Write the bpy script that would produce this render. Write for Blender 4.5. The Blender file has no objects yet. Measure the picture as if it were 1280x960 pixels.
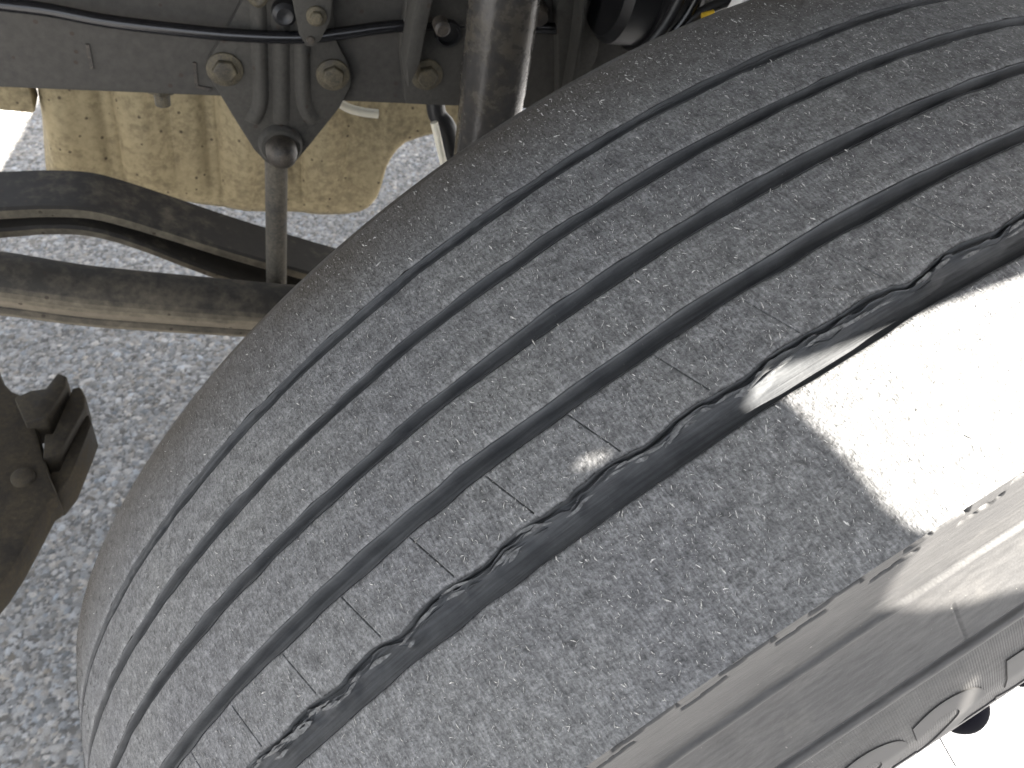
import bpy, bmesh, math, random
import numpy as np
from mathutils import Vector, Matrix
from mathutils.geometry import tessellate_polygon
rng = np.random.default_rng(7); random.seed(7)
scene = bpy.context.scene
COL = scene.collection

# ------------------------------------------------------------------ camera
cd = bpy.data.cameras.new('camera'); cam = bpy.data.objects.new('camera', cd); COL.objects.link(cam)
RIGHT = Vector((0.95022316, -0.24797793, 0.18863427))
DOWN = Vector((-0.06351465, -0.74688836, -0.66190911))
FWD = Vector((0.30502759, 0.61698033, -0.72546085))
mw = Matrix((RIGHT, -DOWN, -FWD)).transposed().to_4x4()
mw.translation = Vector((-0.3998578, -0.28486714, 1.14504913))
cam.matrix_world = mw
cd.sensor_width = 36.0; cd.lens = 36.0 * 1030.69 / 1280.0
cd.clip_start = 0.01; cd.clip_end = 500
cd.dof.use_dof = True; cd.dof.focus_distance = 0.30; cd.dof.aperture_fstop = 30.0
scene.camera = cam

# ------------------------------------------------------------------ sky, sun, exposure
SUN_EL, SUN_AZ = math.radians(55), math.radians(-24)      # azimuth measured from +X towards +Y
SDIR = Vector((math.cos(SUN_EL)*math.cos(SUN_AZ), math.cos(SUN_EL)*math.sin(SUN_AZ), math.sin(SUN_EL)))
world = bpy.data.worlds.new('World'); scene.world = world; world.use_nodes = True
wn = world.node_tree; bg = wn.nodes['Background']
sky = wn.nodes.new('ShaderNodeTexSky'); sky.sky_type = 'NISHITA'; sky.sun_disc = False
sky.sun_elevation = SUN_EL; sky.sun_rotation = math.pi/2 - SUN_AZ
sky.air_density = 1.0; sky.dust_density = 3.0; sky.ozone_density = 0.6
hs = wn.nodes.new('ShaderNodeHueSaturation'); hs.inputs['Saturation'].default_value = .33; wn.links.new(sky.outputs[0], hs.inputs['Color']); wn.links.new(hs.outputs[0], bg.inputs[0]); bg.inputs[1].default_value = 0.066
sl = bpy.data.lights.new('sun', 'SUN'); sl.energy = 5.0; sl.angle = math.radians(0.53); sl.color = (1.0, 0.95, 0.87)
sun = bpy.data.objects.new('sun', sl); COL.objects.link(sun); sun.rotation_euler = SDIR.to_track_quat('Z', 'Y').to_euler()
sun.location = (2, 0, 4)
vs = scene.view_settings
vs.view_transform = 'Standard'; vs.look = 'None'; vs.gamma = 1.0; vs.use_curve_mapping = False
vs.exposure = 3.55
scene.cycles.max_bounces = 6; scene.cycles.diffuse_bounces = 4; scene.cycles.glossy_bounces = 2

# ------------------------------------------------------------------ node helpers
def new_mat(name):
    m = bpy.data.materials.new(name); m.use_nodes = True
    nt = m.node_tree; return m, nt, nt.nodes['Principled BSDF']
def N(nt, typ, **kw):
    n = nt.nodes.new(typ)
    for k, v in kw.items():
        if k.startswith('i_'):
            key = k[2:]; key = int(key) if key.isdigit() else key.replace('_', ' ')
            n.inputs[key].default_value = v
        else: setattr(n, k, v)
    return n
def noise(nt, vec, scale, detail=3, rough=.6, dist=0.0):
    n = N(nt, 'ShaderNodeTexNoise'); n.inputs['Scale'].default_value = scale; n.inputs['Detail'].default_value = detail
    n.inputs['Roughness'].default_value = rough; n.inputs['Distortion'].default_value = dist
    if vec is not None: nt.links.new(vec, n.inputs['Vector'])
    return n.outputs['Fac']
def ramp(nt, fac, stops):
    r = N(nt, 'ShaderNodeValToRGB'); el = r.color_ramp.elements
    while len(el) < len(stops): el.new(0.5)
    for e, (p, c) in zip(el, stops):
        e.position = p; e.color = (*c, 1) if len(c) == 3 else c
    nt.links.new(fac, r.inputs[0]); return r.outputs[0]
def g(v): return (v, v, v)
def mix(nt, fac, a, b, mode='MIX'):
    m = N(nt, 'ShaderNodeMix', data_type='RGBA', blend_type=mode)
    for sock, val in ((m.inputs[0], fac), (m.inputs[6], a), (m.inputs[7], b)):
        if hasattr(val, 'is_linked') or isinstance(val, bpy.types.NodeSocket): nt.links.new(val, sock)
        elif isinstance(val, (int, float)): sock.default_value = val
        else: sock.default_value = (*val, 1)
    return m.outputs[2]
def math_(nt, op, a, b=None, c=None):
    m = N(nt, 'ShaderNodeMath', operation=op)
    for i, v in enumerate((a, b, c)):
        if v is None: continue
        if isinstance(v, bpy.types.NodeSocket): nt.links.new(v, m.inputs[i])
        else: m.inputs[i].default_value = v
    return m.outputs[0]
def bump(nt, bsdf, height, strength, dist, prev=None):
    b = N(nt, 'ShaderNodeBump'); b.inputs['Strength'].default_value = strength; b.inputs['Distance'].default_value = dist
    nt.links.new(height, b.inputs['Height'])
    if prev is not None: nt.links.new(prev, b.inputs['Normal'])
    nt.links.new(b.outputs[0], bsdf.inputs['Normal']); return b.outputs[0]
def mapped(nt, vec, scale, rot=(0, 0, 0)):
    m = N(nt, 'ShaderNodeMapping'); m.inputs['Scale'].default_value = scale; m.inputs['Rotation'].default_value = rot
    nt.links.new(vec, m.inputs['Vector']); return m.outputs[0]
def rubber_tread():
    m, nt, b = new_mat('worn_tread_rubber')
    uv = N(nt, 'ShaderNodeUVMap', uv_map='uv').outputs[0]
    n1 = noise(nt, uv, 620, 3, .7); n2 = noise(nt, uv, 150, 3, .65); n3 = noise(nt, uv, 16, 3, .5)
    n5 = noise(nt, mapped(nt, uv, (900, 260, 1), (0, 0, .5)), 1, 2, .6)
    base = ramp(nt, n2, [(.28, g(.074)), (.48, g(.113)), (.74, g(.168))])
    fine = ramp(nt, n1, [(.28, g(.52)), (.50, g(1.0)), (.72, g(1.5))])
    c = mix(nt, 1.0, base, fine, 'MULTIPLY')
    c = mix(nt, 1.0, c, ramp(nt, n5, [(.32, g(.74)), (.68, g(1.26))]), 'MULTIPLY')
    c = mix(nt, 1.0, c, ramp(nt, n3, [(.3, (.90, .90, .92)), (.7, (1.08, 1.08, 1.06))]), 'MULTIPLY')
    n6 = noise(nt, uv, 55, 4, .6)
    c = mix(nt, 1.0, c, ramp(nt, n6, [(.30, g(.84)), (.48, g(1.0)), (.75, g(1.08))]), 'MULTIPLY')
    n7 = noise(nt, mapped(nt, uv, (210, 70, 1), (0, 0, -.35)), 1, 5, .7)
    c = mix(nt, ramp(nt, n7, [(.72, g(0)), (.76, g(.45))]), c, (.022, .022, .024))
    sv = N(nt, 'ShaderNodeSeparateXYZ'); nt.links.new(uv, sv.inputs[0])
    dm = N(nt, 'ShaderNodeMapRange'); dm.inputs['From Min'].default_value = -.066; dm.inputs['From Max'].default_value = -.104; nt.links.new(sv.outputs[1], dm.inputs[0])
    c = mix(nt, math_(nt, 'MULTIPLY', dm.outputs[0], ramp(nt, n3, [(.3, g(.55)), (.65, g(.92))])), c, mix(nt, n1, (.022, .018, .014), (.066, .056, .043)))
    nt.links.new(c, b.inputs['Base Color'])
    b.inputs['Roughness'].default_value = .72; b.inputs['Specular IOR Level'].default_value = .35
    h = math_(nt, 'ADD', math_(nt, 'MULTIPLY', n1, .8), math_(nt, 'MULTIPLY', n2, 1.2))
    bump(nt, b, math_(nt, 'ADD', h, math_(nt, 'MULTIPLY', n5, .4)), .8, .0010)
    return m
def rubber_groove():
    m, nt, b = new_mat('groove_rubber')
    uv = N(nt, 'ShaderNodeUVMap', uv_map='uv').outputs[0]
    st = mapped(nt, uv, (30, 900, 1)); n1 = noise(nt, st, 1, 4, .6); n2 = noise(nt, uv, 60, 4, .6); n3 = noise(nt, uv, 700, 3, .6)
    c = ramp(nt, n2, [(.3, (.029, .031, .034)), (.7, (.058, .060, .062))])
    c = mix(nt, 1.0, c, ramp(nt, n1, [(.35, g(.75)), (.7, g(1.4))]), 'MULTIPLY')
    dust = ramp(nt, n3, [(.68, g(0)), (.80, g(.5))])
    c = mix(nt, dust, c, (.22, .215, .20)); nt.links.new(c, b.inputs['Base Color'])
    b.inputs['Roughness'].default_value = .66; b.inputs['Specular IOR Level'].default_value = .35
    bump(nt, b, math_(nt, 'ADD', n1, math_(nt, 'MULTIPLY', n3, .5)), .5, .0005)
    return m
def rubber_side(ribbed):
    m, nt, b = new_mat('ribbed_sidewall_rubber' if ribbed else 'sidewall_rubber')
    uv = N(nt, 'ShaderNodeUVMap', uv_map='uv').outputs[0]
    n2 = noise(nt, mapped(nt, uv, (18, 60, 1)), 1, 5, .65); n3 = noise(nt, uv, 900, 3, .6); n4 = noise(nt, mapped(nt, uv, (90, 420, 1)), 1, 4, .6)
    c = ramp(nt, n2, [(.3, (.029, .0285, .0285)), (.7, (.045, .0435, .042))])
    c = mix(nt, 1.0, c, ramp(nt, n4, [(.32, g(.72)), (.7, g(1.25))]), 'MULTIPLY')
    n6 = noise(nt, uv, 45, 5, .65); c = mix(nt, ramp(nt, n6, [(.56, g(0)), (.72, g(.45))]), c, (.070, .067, .062))
    speck = ramp(nt, noise(nt, uv, 420, 2, .5), [(.74, g(0)), (.78, g(.8))]); c = mix(nt, speck, c, (.20, .19, .17))
    nt.links.new(c, b.inputs['Base Color']); b.inputs['Roughness'].default_value = .62; b.inputs['Specular IOR Level'].default_value = .35
    p = bump(nt, b, math_(nt, 'ADD', n4, math_(nt, 'MULTIPLY', n3, .6)), .35, .0006)
    if ribbed:
        sx = N(nt, 'ShaderNodeSeparateXYZ'); nt.links.new(uv, sx.inputs[0])
        w = math_(nt, 'SINE', math_(nt, 'MULTIPLY', sx.outputs[0], 2*math.pi/.00125))
        bump(nt, b, w, .55, .00016, p)
    return m
def dusty_metal(name, paint, dust, amount=.5, rough=.6, scale=30, specks=True, metallic=0.0, underlight=0.0):
    m, nt, b = new_mat(name)
    tc = N(nt, 'ShaderNodeTexCoord').outputs['Object']
    n1 = noise(nt, tc, scale, 6, .62); n2 = noise(nt, tc, scale*9, 4, .65); n3 = noise(nt, tc, scale*.3, 3, .5)
    f = math_(nt, 'ADD', math_(nt, 'MULTIPLY', n1, .6), math_(nt, 'MULTIPLY', n2, .4))
    f = math_(nt, 'ADD', f, math_(nt, 'MULTIPLY', math_(nt, 'SUBTRACT', n3, .5), .35))
    if underlight:  # bounce light from below, painted as paler colour on down-facing sides
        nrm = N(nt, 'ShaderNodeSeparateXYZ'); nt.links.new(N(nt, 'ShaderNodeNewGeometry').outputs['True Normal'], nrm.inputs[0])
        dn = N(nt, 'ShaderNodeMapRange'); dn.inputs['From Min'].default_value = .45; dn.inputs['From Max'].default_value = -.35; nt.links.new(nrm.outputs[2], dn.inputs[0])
        f = math_(nt, 'ADD', f, math_(nt, 'MULTIPLY', dn.outputs[0], underlight))
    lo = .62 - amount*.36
    wd = .24 if underlight > .3 else .12
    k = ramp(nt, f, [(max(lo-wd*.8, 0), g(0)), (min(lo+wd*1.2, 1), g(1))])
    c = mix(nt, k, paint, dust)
    c = mix(nt, 1.0, c, ramp(nt, n2, [(.3, g(.82)), (.7, g(1.16))]), 'MULTIPLY')
    if specks:
        v = N(nt, 'ShaderNodeTexVoronoi'); v.inputs['Scale'].default_value = 95; nt.links.new(tc, v.inputs['Vector'])
        sep = N(nt, 'ShaderNodeSeparateColor'); nt.links.new(v.outputs['Color'], sep.inputs[0])
        s = math_(nt, 'MULTIPLY', math_(nt, 'LESS_THAN', v.outputs['Distance'], .17), math_(nt, 'GREATER_THAN', sep.outputs[0], .72))
        c = mix(nt, math_(nt, 'MULTIPLY', s, .75), c, (.035, .025, .018))
    nt.links.new(c, b.inputs['Base Color']); b.inputs['Metallic'].default_value = metallic
    nt.links.new(ramp(nt, k, [(0, g(rough*.8)), (1, g(min(1, rough*1.25)))]), b.inputs['Roughness'])
    b.inputs['Specular IOR Level'].default_value = .4
    bump(nt, b, math_(nt, 'ADD', n1, n2), .35, .0012)
    return m
def plain(name, col, rough=.5, spec=.5, metallic=0.0, var=.25, scale=60):
    m, nt, b = new_mat(name); tc = N(nt, 'ShaderNodeTexCoord').outputs['Object']
    n = noise(nt, tc, scale, 4, .6)
    c = mix(nt, 1.0, col, ramp(nt, n, [(.3, g(1-var)), (.7, g(1+var))]), 'MULTIPLY'); nt.links.new(c, b.inputs['Base Color'])
    b.inputs['Roughness'].default_value = rough; b.inputs['Specular IOR Level'].default_value = spec; b.inputs['Metallic'].default_value = metallic
    bump(nt, b, n, .2, .001); return m
def asphalt(attr):
    m, nt, b = new_mat('asphalt_stones' if attr else 'asphalt')
    tc = N(nt, 'ShaderNodeTexCoord').outputs['Object']
    if attr:
        c = N(nt, 'ShaderNodeVertexColor', layer_name='stone').outputs[0]
    else:
        v = N(nt, 'ShaderNodeTexVoronoi'); v.inputs['Scale'].default_value = 115; nt.links.new(tc, v.inputs['Vector'])
        sep = N(nt, 'ShaderNodeSeparateColor'); nt.links.new(v.outputs['Color'], sep.inputs[0])
        c = ramp(nt, sep.outputs[0], [(0, (.10, .10, .105)), (.6, (.165, .165, .17)), (1, (.27, .265, .26))])
    n = noise(nt, tc, 900, 3, .6); n2 = noise(nt, tc, 2.5, 3, .5)
    c = mix(nt, 1.0, c, ramp(nt, n, [(.3, g(.8)), (.7, g(1.2))]), 'MULTIPLY')
    c = mix(nt, 1.0, c, ramp(nt, n2, [(.3, g(.9)), (.7, g(1.1))]), 'MULTIPLY')
    nt.links.new(c, b.inputs['Base Color']); b.inputs['Roughness'].default_value = .8; b.inputs['Specular IOR Level'].default_value = .3
    if attr: bump(nt, b, n, .35, .001)
    else:
        h = math_(nt, 'SUBTRACT', 1.0, v.outputs['Distance']); bump(nt, b, h, .8, .004)
    return m
M = dict(tread=rubber_tread(), groove=rubber_groove(), side=rubber_side(False), sideribs=rubber_side(True),
    rail=dusty_metal('dusty_underlit_rail_paint', (.016, .0155, .0155), (.046, .043, .038), .42, .7, 16, True, 0, .25),
    bracket=dusty_metal('dusty_underlit_bracket_steel', (.018, .017, .0165), (.047, .044, .038), .45, .7, 34, True, 0, .25),
    bolt=dusty_metal('dusty_bolt', (.030, .026, .019), (.115, .097, .062), .45, .65, 120, False),
    darkbolt=dusty_metal('dark_bolt', (.020, .018, .016), (.075, .062, .048), .35, .5, 90, False),
    leaf=dusty_metal('dusty_underlit_spring_steel', (.024, .021, .017), (.20, .17, .12), -.25, .95, 9, True, 0, .52),  # dust colour mostly on undersides, carrying painted ground bounce light
    rod=dusty_metal('dusty_link_paint', (.040, .036, .030), (.105, .092, .070), .5, .8, 40, False),
    bar=dusty_metal('dusty_underlit_bar_steel', (.027, .024, .019), (.19, .16, .115), -.20, .95, 9, True, 0, .50),  # same painted light from below on the bar's lower faces
    panel=dusty_metal('sandy_dust_panel', (.150, .117, .066), (.32, .262, .155), .58, .9, 14),
    shock=dusty_metal('shock_paint', (.040, .038, .036), (.085, .072, .05), .16, .30, 14, False),
    cast=dusty_metal('rusty_casting', (.022, .018, .013), (.060, .048, .030), .40, .8, 30, False),
    hose=plain('black_hose', (.007, .007, .008), .24, .5), black=plain('black_plastic', (.010, .010, .011), .45),
    navy=plain('black_nut_cap', (.004, .004, .006), .9, .05), cream=plain('cream_plastic', (.70, .66, .54), .5, .5, 0, .12),
    white=plain('white_plastic', (.78, .77, .74), .45, .5, 0, .08), yellow=plain('yellow_tape', (.65, .42, .03), .5),
    steel=plain('grey_wheel_paint', (.45, .45, .45), .45), cab=plain('dark_slab_paint', (.05, .05, .05), .7),
    strip=plain('torn_rubber_strip', (.075, .076, .076), .6, .4, 0, .7, 500), crumb=plain('pale_rubber_crumb', (.30, .295, .28), .5, .5, 0, .75, 1500), asphalt=asphalt(False), stones=asphalt(True))

# ------------------------------------------------------------------ object helpers
def link(name, me, mat=None, parent=None, smooth=False):
    o = bpy.data.objects.new(name, me); COL.objects.link(o)
    if mat is not None: me.materials.append(mat)
    if smooth: me.shade_smooth()
    if parent is not None: o.parent = parent
    return o
def tag(o, label, cat, group=None, kind=None):
    if label: o['label'] = label
    if cat: o['category'] = cat
    if group: o['group'] = group
    if kind: o['kind'] = kind
    return o
def empty(name, label, cat, group=None, loc=(0, 0, 0)):
    o = bpy.data.objects.new(name, None); COL.objects.link(o); o.empty_display_size = .05; o.location = loc
    return tag(o, label, cat, group)
def grid(name, P, mat, parent=None, UV=None, wrap=False, smooth=True):
    """P: (n, m, 3) array of points -> quad sheet"""
    n, m = P.shape[:2]; me = bpy.data.meshes.new(name)
    idx = np.arange(n*m).reshape(n, m)
    a, b, c, d = idx[:-1, :-1], idx[1:, :-1], idx[1:, 1:], idx[:-1, 1:]
    q = np.stack([a, b, c, d], -1).reshape(-1, 4).astype(np.int32)
    if wrap:
        q2 = np.stack([idx[-1, :-1], idx[0, :-1], idx[0, 1:], idx[-1, 1:]], -1).astype(np.int32); q = np.concatenate([q, q2])
    me.vertices.add(n*m); me.vertices.foreach_set('co', P.reshape(-1).astype(np.float32))
    me.loops.add(q.size); me.loops.foreach_set('vertex_index', q.reshape(-1))
    me.polygons.add(len(q)); me.polygons.foreach_set('loop_start', np.arange(0, q.size, 4, dtype=np.int32))
    me.update(calc_edges=True)
    if UV is not None:
        l = me.uv_layers.new(name='uv'); l.data.foreach_set('uv', UV.reshape(-1, 2)[q.reshape(-1)].reshape(-1).astype(np.float32))
    me.validate()
    return link(name, me, mat, parent, smooth)
def from_bm(name, bm, mat, parent=None, smooth=False, bevel=0.0, seg=2, angle=35):
    bmesh.ops.remove_doubles(bm, verts=bm.verts, dist=1e-6)
    bmesh.ops.recalc_face_normals(bm, faces=bm.faces)
    if bevel > 0:
        ed = [e for e in bm.edges if len(e.link_faces) == 2 and e.calc_face_angle(0) > math.radians(angle)]
        bmesh.ops.bevel(bm, geom=ed, offset=bevel, segments=seg, affect='EDGES', profile=.5, clamp_overlap=True)
    me = bpy.data.meshes.new(name); bm.to_mesh(me); bm.free()
    o = link(name, me, mat, parent, False)
    if smooth or bevel > 0:
        me.shade_smooth(); me.set_sharp_from_angle(angle=math.radians(40))
    return o
def extrude_poly(bm, pts, axis_from, axis_to, frame):
    """pts: 2-D outline; frame(u, v, w) -> 3-D; closed prism between w values"""
    lo = [bm.verts.new(frame(u, v, axis_from)) for u, v in pts]; hi = [bm.verts.new(frame(u, v, axis_to)) for u, v in pts]
    n = len(pts)
    for i in range(n):
        bm.faces.new((lo[i], lo[(i+1) % n], hi[(i+1) % n], hi[i]))
    bm.faces.new(lo[::-1]); bm.faces.new(hi); return bm
XZ = lambda u, v, w: (u, w, v)       # outline in a plane parallel to the frame rail, depth along Y
XY = lambda u, v, w: (u, v, w)
def smooth_path(pts, n=12):
    pts = [Vector(p) for p in pts]; out = []
    for i in range(len(pts)-1):
        p0 = pts[max(i-1, 0)]; p1 = pts[i]; p2 = pts[i+1]; p3 = pts[min(i+2, len(pts)-1)]
        for k in range(n):
            t = k/n
            out.append(.5*((2*p1)+(p2-p0)*t+(2*p0-5*p1+4*p2-p3)*t*t+(3*p1-p0-3*p2+p3)*t**3))
    out.append(pts[-1]); return out
def tube(name, pts, r, mat, parent=None, seg=16, n=10, caps=True, rfun=None):
    path = smooth_path(pts, n) if n > 1 else [Vector(p) for p in pts]
    bm = bmesh.new(); rings = []; up = None
    for i, p in enumerate(path):
        d = (path[min(i+1, len(path)-1)]-path[max(i-1, 0)]).normalized()
        if up is None: up = d.orthogonal().normalized()
        up = (up-d*up.dot(d)).normalized(); side = d.cross(up)
        rr = rfun(i/(len(path)-1)) if rfun else r
        rings.append([bm.verts.new(p+rr*(math.cos(2*math.pi*k/seg)*up+math.sin(2*math.pi*k/seg)*side)) for k in range(seg)])
    for a, b in zip(rings[:-1], rings[1:]):
        for k in range(seg): bm.faces.new((a[k], a[(k+1) % seg], b[(k+1) % seg], b[k]))
    if caps: bm.faces.new(rings[0][::-1]); bm.faces.new(rings[-1])
    return from_bm(name, bm, mat, parent, smooth=True)
def lathe_bm(bm, prof, origin, axis, seg=24, ref=None):
    """prof: list of (height along axis, radius)"""
    axis = Vector(axis).normalized(); u = axis.orthogonal().normalized() if ref is None else Vector(ref); v = axis.cross(u); o = Vector(origin); rings = []
    for h, r in prof:
        if r < 1e-6: rings.append([bm.verts.new(o+axis*h)])
        else: rings.append([bm.verts.new(o+axis*h+r*(math.cos(2*math.pi*k/seg)*u+math.sin(2*math.pi*k/seg)*v)) for k in range(seg)])
    for a, b in zip(rings[:-1], rings[1:]):
        for k in range(seg):
            if len(a) == 1 and len(b) == 1: continue
            if len(a) == 1: bm.faces.new((a[0], b[(k+1) % seg], b[k]))
            elif len(b) == 1: bm.faces.new((a[k], a[(k+1) % seg], b[0]))
            else: bm.faces.new((a[k], a[(k+1) % seg], b[(k+1) % seg], b[k]))
    return bm
def lathe(name, prof, origin, axis, mat, parent=None, seg=24, bevel=0.0):
    return from_bm(name, lathe_bm(bmesh.new(), prof, origin, axis, seg), mat, parent, smooth=True, bevel=bevel)
def hex_bolt(name, pos, r, mat, parent, axis=(0, -1, 0), washer=1.45, h=.007, stud=0.0, rot=.3):
    """washer face, six-sided head, optional stud end"""
    ax = Vector(axis); ref = ax.orthogonal().normalized(); ref = Matrix.Rotation(rot, 3, ax) @ ref
    hd = from_bm(name, lathe_bm(bmesh.new(), [(.0005, 0), (.0005, r), (h*.85, r), (h, r*.86), (h, 0)], pos, axis, 6, ref), mat, parent, bevel=.0006)
    wp = [(0, 0), (0, r*washer), (.0018, r*washer), (.0024, r*washer-.0008), (.0024, 0)]
    lathe('washer', wp, pos, axis, mat, hd, 28)
    if stud: lathe('stud', [(h-.001, 0), (h-.001, r*.52), (h+stud, r*.50), (h+stud+.001, r*.36), (h+stud+.001, 0)], pos, axis, mat, hd, 16)
    return hd
def rnd1(n, lo=0, hi=360, amp=1.0, seed=0):
    """smooth random function of angle"""
    r = np.random.default_rng(seed); xs = np.linspace(lo, hi, n); ys = r.normal(size=n)*amp
    def f(t):
        u = (t-lo)/(hi-lo)*(n-1); i = np.clip(np.floor(u).astype(int), 0, n-2); w = np.clip(u-i, 0, 1); w = w*w*(3-2*w)
        return ys[i]*(1-w)+ys[i+1]*w
    return f

# ------------------------------------------------------------------ ground
bm = bmesh.new()
for x, y in ((-150, -150), (150, -150), (150, 150), (-150, 150)): bm.verts.new((x, y, -.006))
bm.faces.new(bm.verts)
me = bpy.data.meshes.new('ground'); bm.to_mesh(me); bm.free()
tag(link('ground', me, M['asphalt']), 'coarse grey asphalt under and around the truck', None, kind='structure')
def stone_field():
    st = .0021; x0, x1, y0, y1 = -1.08, .30, .05, 2.0
    xs = np.arange(x0, x1, st); ys = np.arange(y0, y1, st); X, Y = np.meshgrid(xs, ys, indexing='ij')
    H = np.zeros_like(X); T = np.full(X.shape, .095); HU = np.zeros_like(X)
    for cell, hh, keep in ((.0046, .0018, .97), (.0084, .0036, .88)):
        nx = int((x1-x0)/cell)+4; ny = int((y1-y0)/cell)+4; r = np.random.default_rng(int(cell*1e5))
        jx = r.uniform(.1, .9, (nx, ny)); jy = r.uniform(.1, .9, (nx, ny)); rad = r.uniform(.34, .70, (nx, ny))*cell
        hs = r.uniform(.35, 1.0, (nx, ny))*hh*(r.random((nx, ny)) < keep); tone = np.clip(r.normal(.185, .055, (nx, ny)), .09, .42); hue = r.normal(0, 1, (nx, ny))
        asp = r.uniform(.72, 1.35, (nx, ny)); ang = r.uniform(0, math.pi, (nx, ny))
        ci = ((X-x0)/cell).astype(int)+1; cj = ((Y-y0)/cell).astype(int)+1
        for di in (-1, 0, 1):
            for dj in (-1, 0, 1):
                a, b = ci+di, cj+dj
                dx = X-(x0+(a-1+jx[a, b])*cell); dy = Y-(y0+(b-1+jy[a, b])*cell); ca, sa = np.cos(ang[a, b]), np.sin(ang[a, b])
                u = (dx*ca+dy*sa)*asp[a, b]; v = (-dx*sa+dy*ca)/asp[a, b]
                d = (np.abs(u)**2.6+np.abs(v)**2.6)**(1/2.6)/rad[a, b]
                h = hs[a, b]*np.sqrt(np.clip(1-d**2.4, 0, 1)); s = h > H
                H = np.where(s, h, H); T = np.where(s, tone[a, b], T); HU = np.where(s, hue[a, b], HU)
    P = np.stack([X, Y, H+.0005], -1)
    o = grid('asphalt_stones', P, M['stones'])
    col = np.ones((X.size, 4), np.float32); t = T.reshape(-1); hu = HU.reshape(-1)
    col[:, 0] = t*(1.03+.035*hu); col[:, 1] = t; col[:, 2] = t*(.94-.04*hu)
    ca = o.data.color_attributes.new('stone', 'FLOAT_COLOR', 'POINT'); ca.data.foreach_set('color', col.reshape(-1))
    return o
tag(stone_field(), 'grey stones of the coarse asphalt surface behind the tyre', 'asphalt', kind='stuff')

# ------------------------------------------------------------------ the wheel
HUB = np.array([0, 0, .505]); AX = np.array([0.24356162, -0.96988542, 0.0]); E1 = np.array([0.96988542, 0.24356162, 0.0]); E2 = np.array([0, 0, 1.0])
wheel = empty('truck_wheel', 'worn black truck tyre with five grooves on a steered wheel', 'tyre', loc=(0, 0, 0))
R0 = .52
def crown(s): return R0-.711*s*s
def tyre_xyz(T, S, R):
    t = np.radians(T); return HUB+S[..., None]*AX+R[..., None]*(np.cos(t)[..., None]*E1+np.sin(t)[..., None]*E2)
# rows (angles): fine where the tyre faces the camera, coarse elsewhere, extra rows at the sipes
SIPE0, SIPE_P = 122.2, 4.2
fine = np.arange(88, 214, .105)
sip_t = [SIPE0+SIPE_P*k for k in range(-8, 22)]
extra = np.concatenate([np.array([-.085, -.05, -.034, .034, .05, .085])+t for t in sip_t])
keep = np.min(np.abs(fine[:, None]-np.array(sip_t)[None]), 1) > .1
T0 = np.sort(np.concatenate([fine[keep], extra[(extra > 88) & (extra < 214)], np.array(sip_t)[(np.array(sip_t) > 88) & (np.array(sip_t) < 214)], np.arange(214, 448, 1.5)]))
NT = len(T0)
# groove edges (inboard, outboard) as functions of angle
def edge(base, seed, a1=.0005, a2=.0003):
    f1 = rnd1(60, 80, 450, a1, seed); f2 = rnd1(260, 80, 450, a2, seed+50); return lambda t: base+f1(t)+f2(t)
tri = lambda t: np.cos(2*np.pi*(t-121.2)/SIPE_P)
rag = rnd1(700, 80, 450, .00035, 77); wmod = rnd1(90, 80, 450, 1.0, 78)
GR = [  # eL, eR, depth, slope in, slope out
    (edge(-.0676, 1, .0004), edge(-.0608, 2, .0004), .0045, .50, .10),
    (edge(-.0362, 3, .0004), edge(-.0294, 4, .0004), .0050, .42, .10),
    (edge(-.0043, 5, .0005), edge(.0031, 6, .0008), .0055, .42, .10),
    (edge(.0288, 7, .0004), edge(.0372, 8, .0004), .0060, .42, .10),
    (lambda t: .0634+.0006*tri(t)*(1+.6*wmod(t))+rag(t)*.6+.0005*wmod(t), edge(.0778, 10, .0005, .0003), .0070, .5, .10)]
S_IN, S_OUT = -.109, .138
cols = []                                             # list of (part, S array (NT, n), depth array)
def shear(S):                                          # sipes run slightly across: rows follow them
    a = np.clip((S-.038)/.0235, 0, 1); b = np.clip((S-.085)/.045, 0, 1)
    return -.88*a*(1-b)
sections = []
def rib_section(eA, eB, n):
    x = (1-np.cos(np.linspace(0, math.pi, n)))/2*.35+np.linspace(0, 1, n)*.65
    return eA[:, None]+(eB-eA)[:, None]*x[None]
edgesL = [gfun[0](T0) for gfun in GR]; edgesR = [gfun[1](T0) for gfun in GR]
bounds = [np.full(NT, S_IN)]+[v for pair in zip(edgesL, edgesR) for v in pair]+[np.full(NT, S_OUT)]
lipn = [rnd1(900, 80, 450, 1.0, 200+i) for i in range(6)]
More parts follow.
